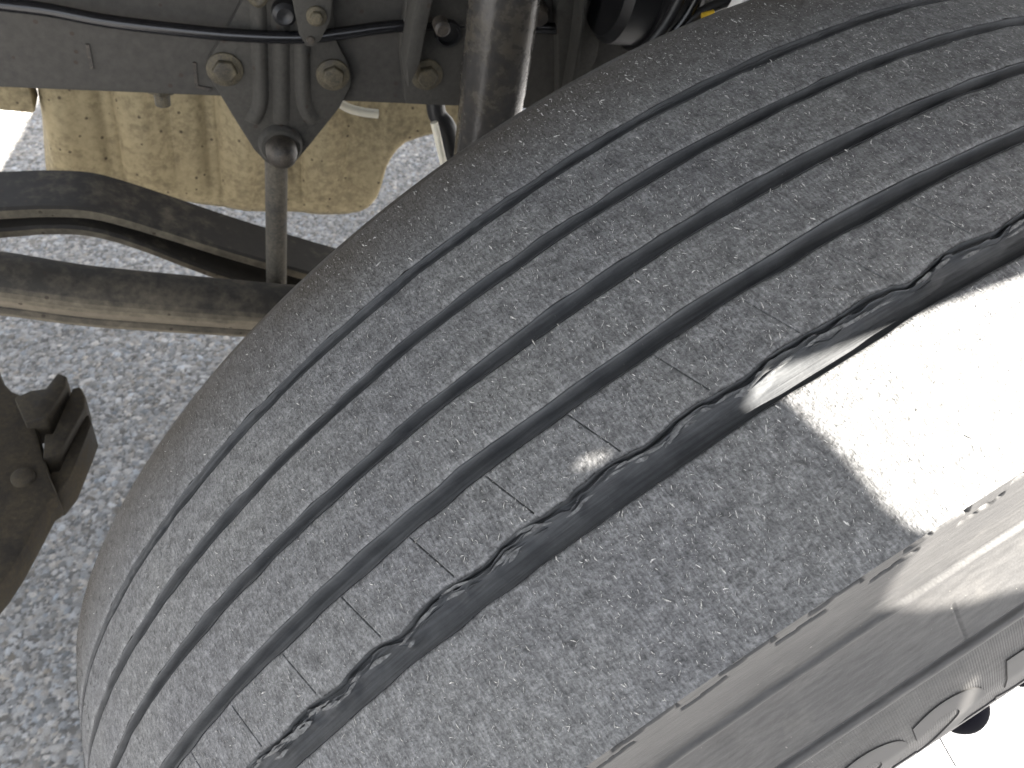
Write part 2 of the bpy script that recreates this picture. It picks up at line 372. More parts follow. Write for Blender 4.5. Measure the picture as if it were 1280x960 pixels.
for k in range(6):
    eA, eB = bounds[2*k], bounds[2*k+1]
    S = rib_section(eA, eB, 60 if k in (0, 5) else 40)
    D = np.zeros_like(S)
    dl = S-eA[:, None]; dr = eB[:, None]-S
    if k > 0: D += .0006*np.clip(1-dl/.0012, 0, 1)**2+.0002*np.clip(1-dl/.004, 0, 1)
    if k < 5: D += (.0009+.0002*lipn[k](T0)[:, None])*np.clip(1-dr/.0022, 0, 1)**2
    if k == 4:                                          # sipes
        near = np.min(np.abs(T0[:, None]-np.array(sip_t)[None]), 1)
        row = np.clip(1-near/.036, 0, 1)
        D += .0022*row[:, None]*((S > .0385) & (S < .0613))
    sections.append(('rib', k, S, D))
    if k < 5:
        eL, eR = edgesL[k], edgesR[k]; n = 30 if k < 4 else 72
        x = np.linspace(0, 1, n); S = eL[:, None]+(eR-eL)[:, None]*x[None]
        dep, a, b = GR[k][2:]
        if k < 4:
            u = np.clip(x/a, 0, 1); v = np.clip((1-x)/b, 0, 1)
            prof = np.minimum(u*u*(3-2*u)*.85+.15*u, v**.6)*dep
            D = np.repeat(prof[None], NT, 0)+.0009*np.clip(1-x/.1, 0, 1)[None]
            if k == 0:                                  # torn double edge on the inner groove
                led = np.clip(1-np.abs(x-.30)/.07, 0, 1)[None]*(.0011+.0006*lipn[5](T0)[:, None]); D = D-led
        else:
            lw = .135+.040*rnd1(700, 80, 450, 1, 301)(T0)[:, None]+.03*tri(T0)[:, None]+.03*rnd1(120, 80, 450, 1, 305)(T0)[:, None]; lw = np.clip(lw, .05, .30)
            X = np.repeat(x[None], NT, 0)
            first = np.clip(X/.016, 0, 1)*.0042
            u = np.clip((X-lw)/.36, 0, 1); wall = u*u*(3-2*u)*(dep-.0042)
            lip = np.clip(1.4-np.abs(X-lw)/.022, 0, 1)*np.clip(.0029+.0010*rnd1(1100, 80, 450, 1, 302)(T0)[:, None], .0006, .0040)
            lip2 = np.clip(1-np.abs(X-lw-.09-.03*rnd1(300, 80, 450, 1, 306)(T0)[:, None])/.028, 0, 1)*np.clip(.0012*rnd1(620, 80, 450, 1, 303)(T0)[:, None], 0, .0018)
            v = np.clip((1-X)/b, 0, 1)**.6
            D = np.minimum(first+wall-lip-lip2, v*dep)
        sections.append(('groove', k, S, D))
for kind, k, S, D in sections:
    T = T0[:, None]+shear(S); R = crown(S)
    # normal of the crown in the (s, r) plane
    sl_ = -1.422*S; nl = np.sqrt(1+sl_**2); Sn, Rn = -sl_/nl, 1/nl
    P = tyre_xyz(T, S-D*Sn, R-D*Rn); UV = np.stack([np.radians(T)*R0, S], -1)
    if kind == 'rib':
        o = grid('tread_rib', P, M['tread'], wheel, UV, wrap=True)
        o['label'] = ('innermost tread rib at the shoulder', 'narrow tread rib', 'narrow tread rib', 'narrow tread rib', 'tread rib crossed by fine sipes', 'broad outer shoulder rib')[k]
    else:
        o = grid('tread_groove', P, M['groove'], wheel, UV, wrap=True)
        if k == 4: o['label'] = 'wide groove with a torn scalloped edge'
# torn rubber crumbs standing on the worn ribs
def crumbs(n=32000):
    r = np.random.default_rng(99); V = []; F = []
    rib_rng = [(float(np.mean(bounds[2*k]))+.0015, float(np.mean(bounds[2*k+1]))-.0022) for k in range(6)]
    wts = np.array([b_-a_ for a_, b_ in rib_rng]); wts /= wts.sum()
    ks = r.choice(6, n, p=wts); T = r.uniform(90, 208, n); L_ = np.clip(r.lognormal(-7.25, .55, n), .0004, .0030); W = L_*r.uniform(.14, .30, n); W = np.clip(W, .00018, .0005)
    A = r.normal(1.15, .75, n); up = r.uniform(.00003, .00030, n); bend = r.normal(0, .22, n)
    S = np.array([r.uniform(*rib_rng[k]) for k in ks])
    du, dv = np.cos(A), np.sin(A); pts = []
    for f, w in ((-.5, .5), (0, 1.0), (.5, .35)):
        cu_ = L_*f*du-bend*L_*(.25-f*f)*dv; cv_ = L_*f*dv+bend*L_*(.25-f*f)*du
        for sg in (-1, 1):
            pu = cu_-sg*W*w*.5*dv; pv = cv_+sg*W*w*.5*du; s_ = S+pv
            pts.append(tyre_xyz(T+np.degrees(pu/R0), s_, crown(s_)+.00012+up*(1.0-abs(f))+(sg > 0)*W*.4))
    P = np.stack(pts, 1).reshape(-1, 3); b0 = (np.arange(n)*6)[:, None]
    q = np.concatenate([b0+np.array([[0, 2, 3, 1]]), b0+np.array([[2, 4, 5, 3]])]).astype(np.int32)
    me = bpy.data.meshes.new('rubber_crumbs'); me.vertices.add(len(P)); me.vertices.foreach_set('co', P.reshape(-1).astype(np.float32))
    me.loops.add(q.size); me.loops.foreach_set('vertex_index', q.reshape(-1)); me.polygons.add(len(q)); me.polygons.foreach_set('loop_start', np.arange(0, q.size, 4, dtype=np.int32))
    me.update(calc_edges=True); o = link('rubber_crumbs', me, M['crumb'], wheel); o['kind'] = 'stuff'; return o
crumbs()
def torn_strips(n=170):
    r = np.random.default_rng(5); P = []; q = []; m_ = 9; eL = GR[4][0]
    for i in range(n):
        t0 = r.uniform(92, 205); ln = r.uniform(.4, 1.7); t = np.linspace(t0, t0+ln, m_); off = r.uniform(.0012, .0050); w = r.uniform(.0002, .00075); dp = r.uniform(.0004, .0012)+off*.42
        wig = r.normal(0, .00022, m_).cumsum()*.7; s_ = eL(t)+off+wig; taper = np.sin(np.linspace(.15, math.pi-.15, m_))
        for sg in (-1, 1):
            ss = s_+sg*w*taper; P.append(tyre_xyz(t+shear(ss), ss, crown(ss)-dp+.0006*np.sin(np.linspace(0, math.pi, m_))*(sg < 0)))
        b0 = len(q) and (2*m_*i) or 0
        for k in range(m_-1): q.append((b0+k, b0+k+1, b0+m_+k+1, b0+m_+k))
    P = np.concatenate(P); me = bpy.data.meshes.new('torn_strips'); me.from_pydata(P.tolist(), [], q); o = link('torn_strips', me, M['strip'], wheel); o['kind'] = 'stuff'; return o
torn_strips()
# --- sides: profile points (s, r)
def dense(pts, step=.0005, smooth=6):
    p = np.array(pts); d = np.r_[0, np.cumsum(np.hypot(*np.diff(p, axis=0).T))]; n = int(d[-1]/step); L = np.linspace(0, d[-1], n)
    q = np.stack([np.interp(L, d, p[:, 0]), np.interp(L, d, p[:, 1])], 1); ker = np.hanning(2*smooth+3)[1:-1]; ker /= ker.sum()
    pad = np.r_[np.repeat(q[:1], smooth, 0)*2-q[smooth:0:-1], q, np.repeat(q[-1:], smooth, 0)*2-q[-2:-smooth-2:-1]]
    return L, np.stack([np.convolve(pad[:, i], ker, 'valid') for i in (0, 1)], 1)
OUT = [(.138, float(crown(.138))), (.1392, .4985), (.1405, .488), (.142, .472), (.1443, .4635), (.1465, .4565), (.150, .451), (.156, .443), (.162, .435), (.1675, .4283), (.172, .4215), (.178, .411), (.183, .399), (.1865, .384), (.1877, .368), (.186, .348), (.180, .326), (.170, .308), (.158, .297), (.150, .290)]
L, Q = dense(OUT); Q[0] = OUT[0]
def side_normals(Q, flip=1):
    d = np.gradient(Q, axis=0); d /= np.linalg.norm(d, axis=1)[:, None]; return flip*np.stack([-d[:, 1], d[:, 0]], 1)
NRM = side_normals(Q)                                    # points outwards (+s)
def at_r(r): return int(np.argmin(np.abs(Q[:, 1]-r)))
disp = np.zeros(len(Q))
iA, iB = at_r(.4690), at_r(.4570)
ell = L
disp -= .0016*np.clip(np.minimum(ell-ell[iA], ell[iB]-ell)/.0016, 0, 1)          # recessed band
disp += .0004*np.exp(-((ell-ell[iB]-.0008)/.0006)**2)
iR = at_r(.4285)
disp -= .0010*np.exp(-((ell-ell[iR]+.0022)/.0007)**2)                              # thin line above the ridge
disp += .0011*np.clip(1-np.abs(ell-ell[iR]-.0008)/.0022, 0, 1)**.5                 # raised ridge
disp += .00003*np.sin(ell*2*np.pi/.0031)*((ell > ell[iB]+.004) & (ell < ell[iR]-.004))
DD = np.repeat(disp[None], NT, 0)
for ts in (117.0, 159.0):
    DD -= .0007*(np.abs(T0-ts) < .06)[:, None]*((ell > ell[iB]+.014) & (ell < ell[iR]-.003))[None]
# torn cuts along the outer shoulder, two staggered rows, one pair for each sipe pitch
frac = rnd1(900, 80, 450, .0004, 410)
jit = np.random.default_rng(4).normal(size=(90, 4))
for k in range(-10, 80):
    j = jit[k+10]
    a0, a1 = 123.3+SIPE_P*k+.25*j[0], 121.0+SIPE_P*k+.25*j[1]     # row at the edge
    b0, b1 = 125.2+SIPE_P*k+.2*j[2], 123.0+SIPE_P*k+.25*j[3]      # row a little below
    for lo, hi, lc, w, dp in ((a1, a0, .0012, .0012, .0060), (b1, b0, .0082, .0011, .0055)):
        m_ = (T0 >= lo) & (T0 <= hi)
        if not m_.any(): continue
        c = lc+frac(T0[m_])+.0010*((T0[m_]-lo)/(hi-lo) > .55)
        DD[m_] -= dp*np.clip(1.5-np.abs(ell[None]-c[:, None])/w, 0, 1)
    m_ = (T0 >= a1-.10) & (T0 <= a1+.02)                          # short tick at the end of the edge cut
    DD[m_] -= .0028*((ell > -.001) & (ell < .0050))[None]
DD[:, 0] = 0
Tg = np.repeat(T0[:, None], len(Q), 1)
Sg = Q[None, :, 0]+DD*NRM[None, :, 0]; Rg = Q[None, :, 1]+DD*NRM[None, :, 1]
PS = tyre_xyz(Tg, Sg, Rg); UVS = np.stack([np.radians(Tg)*.45, np.repeat(.3+ell[None], NT, 0)], -1)
c1 = at_r(.4700); c2 = iR+6; c3 = at_r(.345)
sec = lambda a, b: (PS[:, a:b+1], UVS[:, a:b+1])
p, u = sec(0, c1); o = grid('shoulder_wall', p, M['side'], wheel, u, wrap=True); o['label'] = 'outer shoulder wall with torn dark cuts'
p, u = sec(c1, c2); side = grid('sidewall', p, M['side'], wheel, u, wrap=True); side['label'] = 'dusty grey outer sidewall'
# from the ridge down: thinned rows are enough
rows = np.arange(0, NT, 4)
p, u = sec(c2, c3); band = grid('lettering_band', p[rows], M['sideribs'], wheel, u[rows], wrap=True); band['label'] = 'finely ribbed band carrying raised letters'
p, u = sec(c3, len(Q)-1); grid('bead', p[rows], M['side'], wheel, u[rows], wrap=True)
INN = [(-.109, float(crown(-.109))), (-.115, .5082), (-.120, .503), (-.125, .494), (-.131, .478), (-.140, .458), (-.155, .437), (-.172, .412), (-.184, .385), (-.187, .360), (-.180, .326), (-.165, .303), (-.150, .290)]
L2, Q2 = dense(INN, .0012); Q2[0] = INN[0]
T2 = np.repeat(T0[rows][:, None], len(Q2), 1)
grid('inner_sidewall', tyre_xyz(T2, np.repeat(Q2[None, :, 0], len(rows), 0), np.repeat(Q2[None, :, 1], len(rows), 0))[:, ::-1], M['tread'], wheel,
     np.stack([np.radians(T2)*.5, np.repeat(-.109-L2[None], len(rows), 0)], -1)[:, ::-1], wrap=True)
# raised letters on the ribbed band
def side_point(theta, r, lift):
    i = np.interp(-r, -Q[:, 1], np.arange(len(Q))); j = int(np.clip(round(i), 0, len(Q)-1))
    s = np.interp(i, np.arange(len(Q)), Q[:, 0]); n = NRM[j]; t = math.radians(theta)
    return HUB+(s+lift*n[0])*AX+(r+lift*n[1])*(math.cos(t)*E1+math.sin(t)*E2)
def letter(ch, theta, r_base, height):
    cu = bpy.data.curves.new('letter', 'FONT'); cu.body = ch; cu.size = height/.70; cu.extrude = .0009; cu.offset = .0016; cu.align_x = 'CENTER'; cu.resolution_u = 8
    tmp = bpy.data.objects.new('letter', cu); COL.objects.link(tmp)
    dg = bpy.context.evaluated_depsgraph_get(); dg.update(); me = bpy.data.meshes.new_from_object(tmp.evaluated_get(dg)); bpy.data.objects.remove(tmp)
    bm = bmesh.new(); bm.from_mesh(me)
    for axis in (0, 1):
        for k in np.arange(-.03, .05, .0016):
            co = Vector((0, 0, 0)); co[axis] = k; no = Vector((0, 0, 0)); no[axis] = 1
            bmesh.ops.bisect_plane(bm, geom=bm.verts[:]+bm.edges[:]+bm.faces[:], plane_co=co, plane_no=no)
    for v in bm.verts:
        th = theta-math.degrees(v.co.x*1.55/.40); v.co = Vector(side_point(th, r_base+v.co.y, .0002+(.0004 if v.co.z > 0 else -.0012)))
    bm.to_mesh(me); bm.free(); o = link('letter', me, M['side'], band, True); me.set_sharp_from_angle(angle=math.radians(40))
    o['label'] = 'raised rubber number on the sidewall'; return o
LETTERS = [('2', 124.2), ('2', 118.9), ('.', 115.7), ('5', 113.2)]
for ch, th in LETTERS: letter(ch, th, .377, .034)
# vent whisker
a = side_point(119.3, .3640, 0); dirw = np.array([.010, -.010, -.012])
tube('rubber_whisker', [a, a+.5*dirw, a+dirw+np.array([.001, 0, -.001])], .00035, M['black'], wheel, 8, 6)
# steel rim, hub and nuts
def lathe_wheel(name, prof, mat, parent, seg=96): return lathe(name, prof, HUB, AX, mat, parent, seg)
rim = lathe_wheel('rim', [(-.150, .292), (-.158, .297), (-.154, .283), (-.12, .272), (.0, .262), (.11, .266), (.130, .283), (.148, .298), (.152, .292), (.140, .276), (.12, .258), (.128, .225), (.140, .190), (.142, .140), (.142, .0)], M['steel'], wheel)
lathe_wheel('hub', [(.142, .105), (.165, .100), (.178, .085), (.181, .0)], M['black'], rim, 48)
for k in range(10):
    t = math.radians(96+36*k); pos = HUB+.1675*(math.cos(t)*E1+math.sin(t)*E2)+AX*.142
    bm = bmesh.new(); top = .0590
    lathe_bm(bm, [(0, .0), (0, .024), (.010, .024), (.012, .0185)]+[(top-.019+.019*math.sin(a_), .0182*math.cos(a_)) for a_ in np.linspace(0, math.pi/2, 10)[:-1]]+[(top, 0)], pos, AX, 40)
    from_bm('lug_nut', bm, M['navy'], rim, smooth=True)

# ------------------------------------------------------------------ frame rail
RY = .36
rail = empty('frame_rail', 'long dusty grey-brown chassis rail running behind the tyre', 'frame rail', loc=(0, RY, .768))
def at_parent(o, p):                                     # keep world coordinates under a placed empty
    o.parent = p; o.matrix_parent_inverse = Matrix.Translation(p.location).inverted(); return o
sec_pts = [(0, .007), (.0015, .0015), (.007, 0), (.080, 0), (.080, .007), (.010, .007), (.007, .010), (.007, .262), (.010, .265), (.08, .265), (.08, .272), (.007, .272), (.0015, .2705), (0, .265)]
bm = bmesh.new(); extrude_poly(bm, sec_pts, -1.9, 2.2, lambda u, v, w: (w, RY+u, .768+v))
at_parent(from_bm('rail_web', bm, M['rail'], None, bevel=.0008), rail)
# stamped dark mark strips and a hanging nut under the flange
for pts in ([(-.498, .8085), (-.4955, .8085), (-.4955, .7890), (-.498, .7890)], [(-.4245, .7985), (-.4220, .7985), (-.4220, .7790), (-.4120, .7775), (-.4120, .7748), (-.4245, .7765)]):
    bm = bmesh.new(); extrude_poly(bm, pts, RY-.0012, RY+.001, XZ); at_parent(from_bm('paint_mark', bm, M['darkbolt']), rail)
nut = hex_bolt('hanging_nut', (-.452, RY+.028, .7675), .0125, M['bolt'], None, (0, 0, -1), 1.5, .011, .012)
at_parent(nut, rail)

# anti-roll bar hanger bracket bolted to the rail
BY = .352
br = empty('hanger_bracket', 'shield-shaped dusty steel bracket bolted to the frame rail', 'bracket', loc=(-.36, BY, .71))
outline = [(-.3800, .8640), (-.3853, .8534), (-.3934, .8378), (-.4031, .8204), (-.4130, .8045), (-.4150, .7975), (-.4127, .7898), (-.3921, .7467), (-.3815, .7255), (-.3725, .7135), (-.3640, .7085), (-.3560, .7080), (-.3475, .7140), (-.3370, .7291), (-.3111, .7685), (-.3030, .7890), (-.3028, .7985), (-.3060, .8080), (-.3163, .8274), (-.3204, .8640)]
bm = bmesh.new(); extrude_poly(bm, outline, BY, RY-.0003, XZ); at_parent(from_bm('plate', bm, M['bracket'], bevel=.0015), br)
# pressed ribs flanking the centre web, curling outwards at the foot
def press(name, path, w, h, y, mat, par):
    pth = smooth_path([(x, 0, z) for x, z in path], 8); prof = [(-1, 0), (-.55, .75), (-.2, 1), (.2, 1), (.55, .75), (1, 0)]
    n = len(pth); P = np.zeros((n, len(prof), 3))
    for i, p in enumerate(pth):
        d = (pth[min(i+1, n-1)]-pth[max(i-1, 0)]).normalized(); side_ = Vector((d.z, 0, -d.x)); e = min(1, min(i, n-1-i)/5)**.5
        for j, (a_, b_) in enumerate(prof):
            q = p+side_*a_*w; P[i, j] = (q.x, y-b_*h*e+.0003, q.z)
    return at_parent(grid(name, P, mat, None), par)
press('pressed_rib', [(-.3745, .866), (-.3745, .80), (-.3755, .770), (-.3830, .7515)], .0065, .0062, BY, M['bracket'], br)
press('pressed_rib', [(-.3420, .866), (-.3420, .80), (-.3400, .770), (-.3315, .7530)], .0065, .0062, BY, M['bracket'], br)
press('centre_web', [(-.3585, .866), (-.3585, .81), (-.3585, .775), (-.3590, .7500)], .0072, .0045, BY, M['bracket'], br)
at_parent(hex_bolt('bolt', (-.4010, BY-.0001, .7985), .0095, M['bolt'], None, rot=.2), br)
at_parent(hex_bolt('bolt', (-.3180, BY-.0001, .7985), .0092, M['bolt'], None, rot=.7), br)
boss = lathe('boss', [(0, 0), (0, .0185), (.004, .0180), (.007, .0160), (.0075, 0)], (-.3600, BY-.0001, .7330), (0, -1, 0), M['bracket'], None, 32)
at_parent(boss, br)
pin = lathe('pivot_bolt', [(.007, 0), (.007, .0128), (.014, .0130), (.020, .0118), (.0245, .0085), (.0265, .0040), (.027, 0)], (-.3600, BY-.0001, .7330), (0, -1, 0), M['darkbolt'], None, 28)
at_parent(pin, br)

# hose clip with its screw above the bracket
clip = empty('hose_clip', 'small dark steel clip holding the hose to the bracket', 'clip', loc=(-.338, .345, .84))
bm = bmesh.new(); extrude_poly(bm, [(-.352, .870), (-.322, .870), (-.323, .850), (-.330, .834), (-.336, .8285), (-.3405, .8290), (-.346, .838)], .3365, .3385, XZ)
at_parent(from_bm('tab', bm, M['bracket'], bevel=.0005), clip)
at_parent(hex_bolt('screw', (-.3335, .3363, .8530), .0052, M['bolt'], None, h=.006), clip)
at_parent(lathe('rivet', [(0, 0), (0, .0032), (.0016, .0028), (.0022, 0)], (-.3375, .3363, .8340), (0, -1, 0), M['darkbolt'], None, 20), clip)
tag(lathe('grommet', [(0, 0), (0, .0095), (.006, .0090), (.009, .0060), (.0085, .003), (.006, 0)], (-.3560, .3465, .8500), (0, -1, 0), M['black'], None, 28), 'round black rubber grommet beside the hose clip', 'grommet')
stub = tag(tube('pipe_fitting', [(-.385, .343, .868), (-.3745, .341, .858), (-.369, .341, .868)], .0042, M['bolt'], None, 14, 8), 'small dusty bent pipe fitting above the bracket', 'fitting')
tag(tube('brake_hose', [(-.75, .352, .850), (-.62, .349, .8445), (-.545, .347, .8405), (-.516, .3465, .8388), (-.481, .346, .8340), (-.4385, .345, .8315), (-.388, .3435, .8305), (-.341, .343, .8325), (-.311, .345, .8370), (-.2675, .348, .8440), (-.20, .351, .8480), (-.05, .353, .850)], .0047, M['hose'], None, 16, 10), 'glossy black hose running along the frame rail', 'hose')

# anti-roll bar link and bar
tag(tube('drop_link', [(-.3620, .3712, .735), (-.3628, .3712, .69), (-.3640, .3712, .62), (-.3655, .3712, .53)], .0100, M['rod'], None, 22, 6), 'thin dusty vertical link hanging from the shield-shaped bracket', 'link rod')
arb = empty('anti_roll_bar', 'dark dusty round bar below the leaf spring', 'bar', loc=(-.5, .335, .56))
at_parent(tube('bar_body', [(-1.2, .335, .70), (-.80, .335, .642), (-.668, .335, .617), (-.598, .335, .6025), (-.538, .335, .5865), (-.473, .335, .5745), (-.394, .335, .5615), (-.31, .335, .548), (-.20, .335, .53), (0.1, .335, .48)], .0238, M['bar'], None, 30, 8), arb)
bm = bmesh.new()
pth = smooth_path([(-.66, 0, .5895), (-.598, 0, .5765), (-.538, 0, .5605), (-.473, 0, .5490), (-.394, 0, .5365), (-.31, 0, .5230)], 8)
ring = []
for p in pth: ring.append([bm.verts.new((p.x, y, p.z+dz)) for y, dz in ((.318, .009), (.316, .001), (.319, -.004), (.338, -.005), (.338, .006))])
for a_, b_ in zip(ring[:-1], ring[1:]):
    for k in range(5): bm.faces.new((a_[k], a_[(k+1) % 5], b_[(k+1) % 5], b_[k]))
bm.faces.new(ring[0][::-1]); bm.faces.new(ring[-1]); at_parent(from_bm('forged_seam', bm, M['bar'], bevel=.0015), arb)

# leaf spring: two curved leaves
ls = empty('leaf_spring', 'pair of curved dusty steel spring leaves under the frame rail', 'leaf spring', loc=(-.5, .43, .6))
def leaf(name, pts, y0, y1, th):
    pth = smooth_path([(x, 0, z) for x, z in pts], 10); bm = bmesh.new(); ring = []
    b = .0025
    for p in pth:
        ring.append([bm.verts.new((p.x, y, p.z+dz)) for y, dz in ((y0+b, 0), (y1-b, 0), (y1, -b), (y1, -th+b), (y1-b, -th), (y0+b, -th), (y0, -th+b), (y0, -b))])
    for a_, c_ in zip(ring[:-1], ring[1:]):
        for k in range(8): bm.faces.new((a_[k], a_[(k+1) % 8], c_[(k+1) % 8], c_[k]))
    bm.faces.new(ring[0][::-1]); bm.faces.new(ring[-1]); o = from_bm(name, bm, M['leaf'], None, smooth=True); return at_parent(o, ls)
leaf('leaf', [(-1.3, .560), (-.95, .600), (-.75, .618), (-.607, .6275), (-.567, .6300), (-.532, .6285), (-.506, .6205), (-.471, .6055), (-.396, .5715), (-.294, .5308), (-.12, .468), (.1, .41)], .400, .459, .0135)
leaf('leaf', [(-1.3, .545), (-.95, .583), (-.75, .600), (-.607, .6105), (-.567, .6140), (-.532, .6115), (-.494, .5960), (-.4235, .5555), (-.35, .523), (-.25, .489), (-.12, .448), (.1, .39)], .392, .452, .0110)

# sandy ribbed guard panel behind the rail
gp = empty('guard_panel', 'sand-coloured dusty ribbed panel hanging behind the frame rail', 'panel', loc=(-.4, .6, .47))
nx = 260; xs = np.linspace(-.6015, -.1250, nx)
bx = np.array([-.6015, -.596, -.58, -.5266, -.47, -.4184, -.366, -.2964, -.2620, -.2449, -.2345, -.2255, -.2215, -.2183, -.2130, -.2056, -.195, -.1726, -.15, -.1250])
bz = np.array([.512, .5075, .505, .5010, .4880, .4765, .4715, .4665, .4668, .4700, .4770, .4916, .510, .5347, .5500, .5643, .5760, .5857, .592, .598])
zb = np.interp(xs, bx, bz); nz = 40
cor = np.zeros(nx)
for c in (-.520, -.4130, -.3180): cor += .0045*np.exp(-((xs-c)/.0040)**2)-.026*np.clip(1-np.abs(xs-c-.028)/.026, 0, 1)**.8*.5+.010*np.exp(-((xs-c+.012)/.012)**2)
cor += -.010*np.exp(-((xs+.575)/.014)**2)+.002*np.sin(xs*38)+.05*np.clip((-.588-xs)/.014, 0, 1)**2
P = np.zeros((nx, nz, 3)); v = np.linspace(0, 1, nz)
wav = rnd1(30, -.7, 0, .0015, 900)
for j in range(nz):
    z = zb+(.83-zb)*v[j]; P[:, j] = np.stack([xs-.012*v[j]*(xs < -.55)*np.clip((-.55-xs)/.05, 0, 1)*-1, .60+cor*min(1, .15+v[j]/.2)+wav(xs)*.3+.05*v[j]**1+.008*np.clip(1-v[j]/.05, 0, 1)**2, z], -1)
o = grid('panel_sheet', P, M['panel'], None); at_parent(o, gp)
md = o.modifiers.new('thickness', 'SOLIDIFY'); md.thickness = .003; md.offset = 1
# rolled flange to the left of the panel, just under the rail
bm = bmesh.new(); extrude_poly(bm, [(-.75, .610), (-.597, .5985), (-.597, .66), (-.75, .66)], .603, .640, XZ); at_parent(from_bm('side_flange', bm, M['panel'], bevel=.004), gp)
# pale pipe clip and strap hanging below the rail
pc = empty('pipe_clip', 'cream curved clip tucked under the frame rail', 'clip', loc=(-.29, .42, .74))
at_parent(tube('band', [(-.313, .42, .752), (-.3065, .42, .738), (-.295, .42, .729), (-.281, .42, .725), (-.266, .42, .7235)], .0042, M['cream'], None, 14, 8), pc)
bm = bmesh.new(); extrude_poly(bm, [(-.300, .738), (-.287, .738), (-.287, .752), (-.300, .752)], .424, .430, XZ); at_parent(from_bm('pad', bm, M['bracket'], bevel=.001), pc)
tag(tube('cable_tie', [(-.2255, .365, .750), (-.2205, .362, .735), (-.2150, .360, .718), (-.2085, .358, .700), (-.200, .356, .680)], .0034, M['cream'], None, 12, 6), 'short cream strap hanging beside the shock absorber', 'strap')
tag(tube('hose_elbow', [(-.223, .385, .765), (-.219, .382, .748), (-.209, .378, .737), (-.202, .376, .715), (-.198, .374, .690)], .0085, M['black'], None, 16, 8), 'dark rubber elbow behind the cream strap', 'hose')

# shock absorber bracket: pressed channel with a dusty bolt
sb = empty('channel_bracket', 'dark pressed channel bracket left of the shock absorber', 'bracket', loc=(-.24, .345, .78))
bm = bmesh.new(); extrude_poly(bm, [(-.262, .885), (-.2645, .8662), (-.2668, .8280), (-.2612, .8003), (-.2570, .7780), (-.2120, .7780), (-.2120, .885)], .346, RY-.0004, XZ)
at_parent(from_bm('plate', bm, M['bracket'], bevel=.0012), sb)
bm = bmesh.new(); extrude_poly(bm, [(-.2630, .885), (-.2645, .8662), (-.2668, .8280), (-.2625, .8060), (-.2555, .8270), (-.2540, .8500), (-.2500, .885)], .318, .3458, XZ)
at_parent(from_bm('flange', bm, M['bracket'], bevel=.003), sb)
at_parent(hex_bolt('bolt', (-.2425, .3458, .8060), .0092, M['bolt'], None, h=.008, rot=.5), sb)
at_parent(lathe('bore', [(0, 0), (0, .0105), (.006, .0105), (.006, .0085), (.001, .0080), (.001, 0)], (-.2300, .3458, .8430), (0, -1, 0), M['black'], None, 28), sb)
at_parent(lathe('stud', [(0, 0), (0, .0060), (.010, .0060), (.012, .004), (.012, 0)], (-.2440, .3175, .8630), (0, -1, 0), M['darkbolt'], None, 20), sb)
# shock absorber
sa = empty('shock_absorber', 'upright grey shock absorber tube in front of the rail', 'shock absorber', loc=(-.205, .26, .55))
p0, p1 = Vector((-.1975, .26, .56)), Vector((-.2190, .26, .96)); ax = (p1-p0)
at_parent(lathe('tube_body', [(0, 0), (0, .018), (.01, .0235), (.28, .0240), (.285, .0246), (ax.length, .0246), (ax.length, 0)], p0, ax, M['shock'], None, 48), sa)
at_parent(lathe('lower_eye', [(-.020, 0), (-.020, .022), (.020, .022), (.020, 0)], p0+Vector((0, 0, -.02)), (1, 0, 0), M['darkbolt'], None, 32), sa)
# second bracket, right of the shock
rb = empty('strut_bracket', 'dark bracket with a light edge right of the shock absorber', 'bracket', loc=(-.12, .35, .8))
bm = bmesh.new(); extrude_poly(bm, [(-.142, .900), (-.1422, .8689), (-.1290, .820), (-.1217, .790), (-.1100, .786), (-.1005, .8050), (-.0958, .8307), (-.1016, .8721), (-.101, .900)], .345, RY-.0004, XZ)
at_parent(from_bm('plate', bm, M['bracket'], bevel=.0012), rb)
bm = bmesh.new(); extrude_poly(bm, [(-.1330, .900), (-.1250, .8400), (-.1210, .788), (-.1175, .788), (-.1215, .8400), (-.1290, .900)], .322, .3448, XZ)
at_parent(from_bm('flange', bm, M['bracket'], bevel=.0012), rb)
at_parent(lathe('stud', [(0, 0), (0, .0085), (.016, .0085), (.020, .006), (.020, 0)], (-.1560, .3598, .8620), (0, -1, 0), M['darkbolt'], None, 24), rb)
# black canister added to stand in for shade, and cables beyond
cn = empty('shade_canister', 'added black canister standing in for shade beside the tyre crown', 'canister', loc=(-.08, .33, .86))
at_parent(lathe('body', [(0, 0), (0, .044), (.006, .050), (.06, .050), (.066, .044), (.066, 0)], (-.115, .330, .905), (1, 0, 0), M['black'], None, 40), cn)
at_parent(lathe('shade_ring', [(.028, .0502), (.028, .054), (.038, .054), (.038, .0502)], (-.115, .330, .905), (1, 0, 0), M['black'], None, 40), cn)
for pts, r_, col, lab in (([(-.135, .275, .82), (-.118, .258, .862), (-.1014, .25, .893), (-.0915, .25, .922), (-.086, .25, .97)], .0042, 'black', 'dark cable nearest the shock absorber'),
                      ([(-.120, .270, .83), (-.104, .254, .872), (-.089, .247, .900), (-.0800, .247, .925), (-.074, .25, .97)], .0036, 'hose', 'middle one of three dark cables beside the tyre'),
                      ([(-.108, .265, .85), (-.094, .250, .888), (-.082, .246, .909), (-.066, .246, .922), (-.040, .247, .932), (.02, .26, .945)], .0040, 'black', 'dark cable farthest from the shock absorber')):
    tag(tube('cable', pts, r_, M[col], None, 12, 8), lab, 'cable', 'cables beside the tyre')
tag(lathe('tape_band', [(0, 0), (0, .0048), (.008, .0048), (.008, 0)], (-.0760, .2360, .9170), (.8, -.1, .35), M['yellow'], None, 18), 'scrap of yellow tape on a cable by the tyre', 'tape')
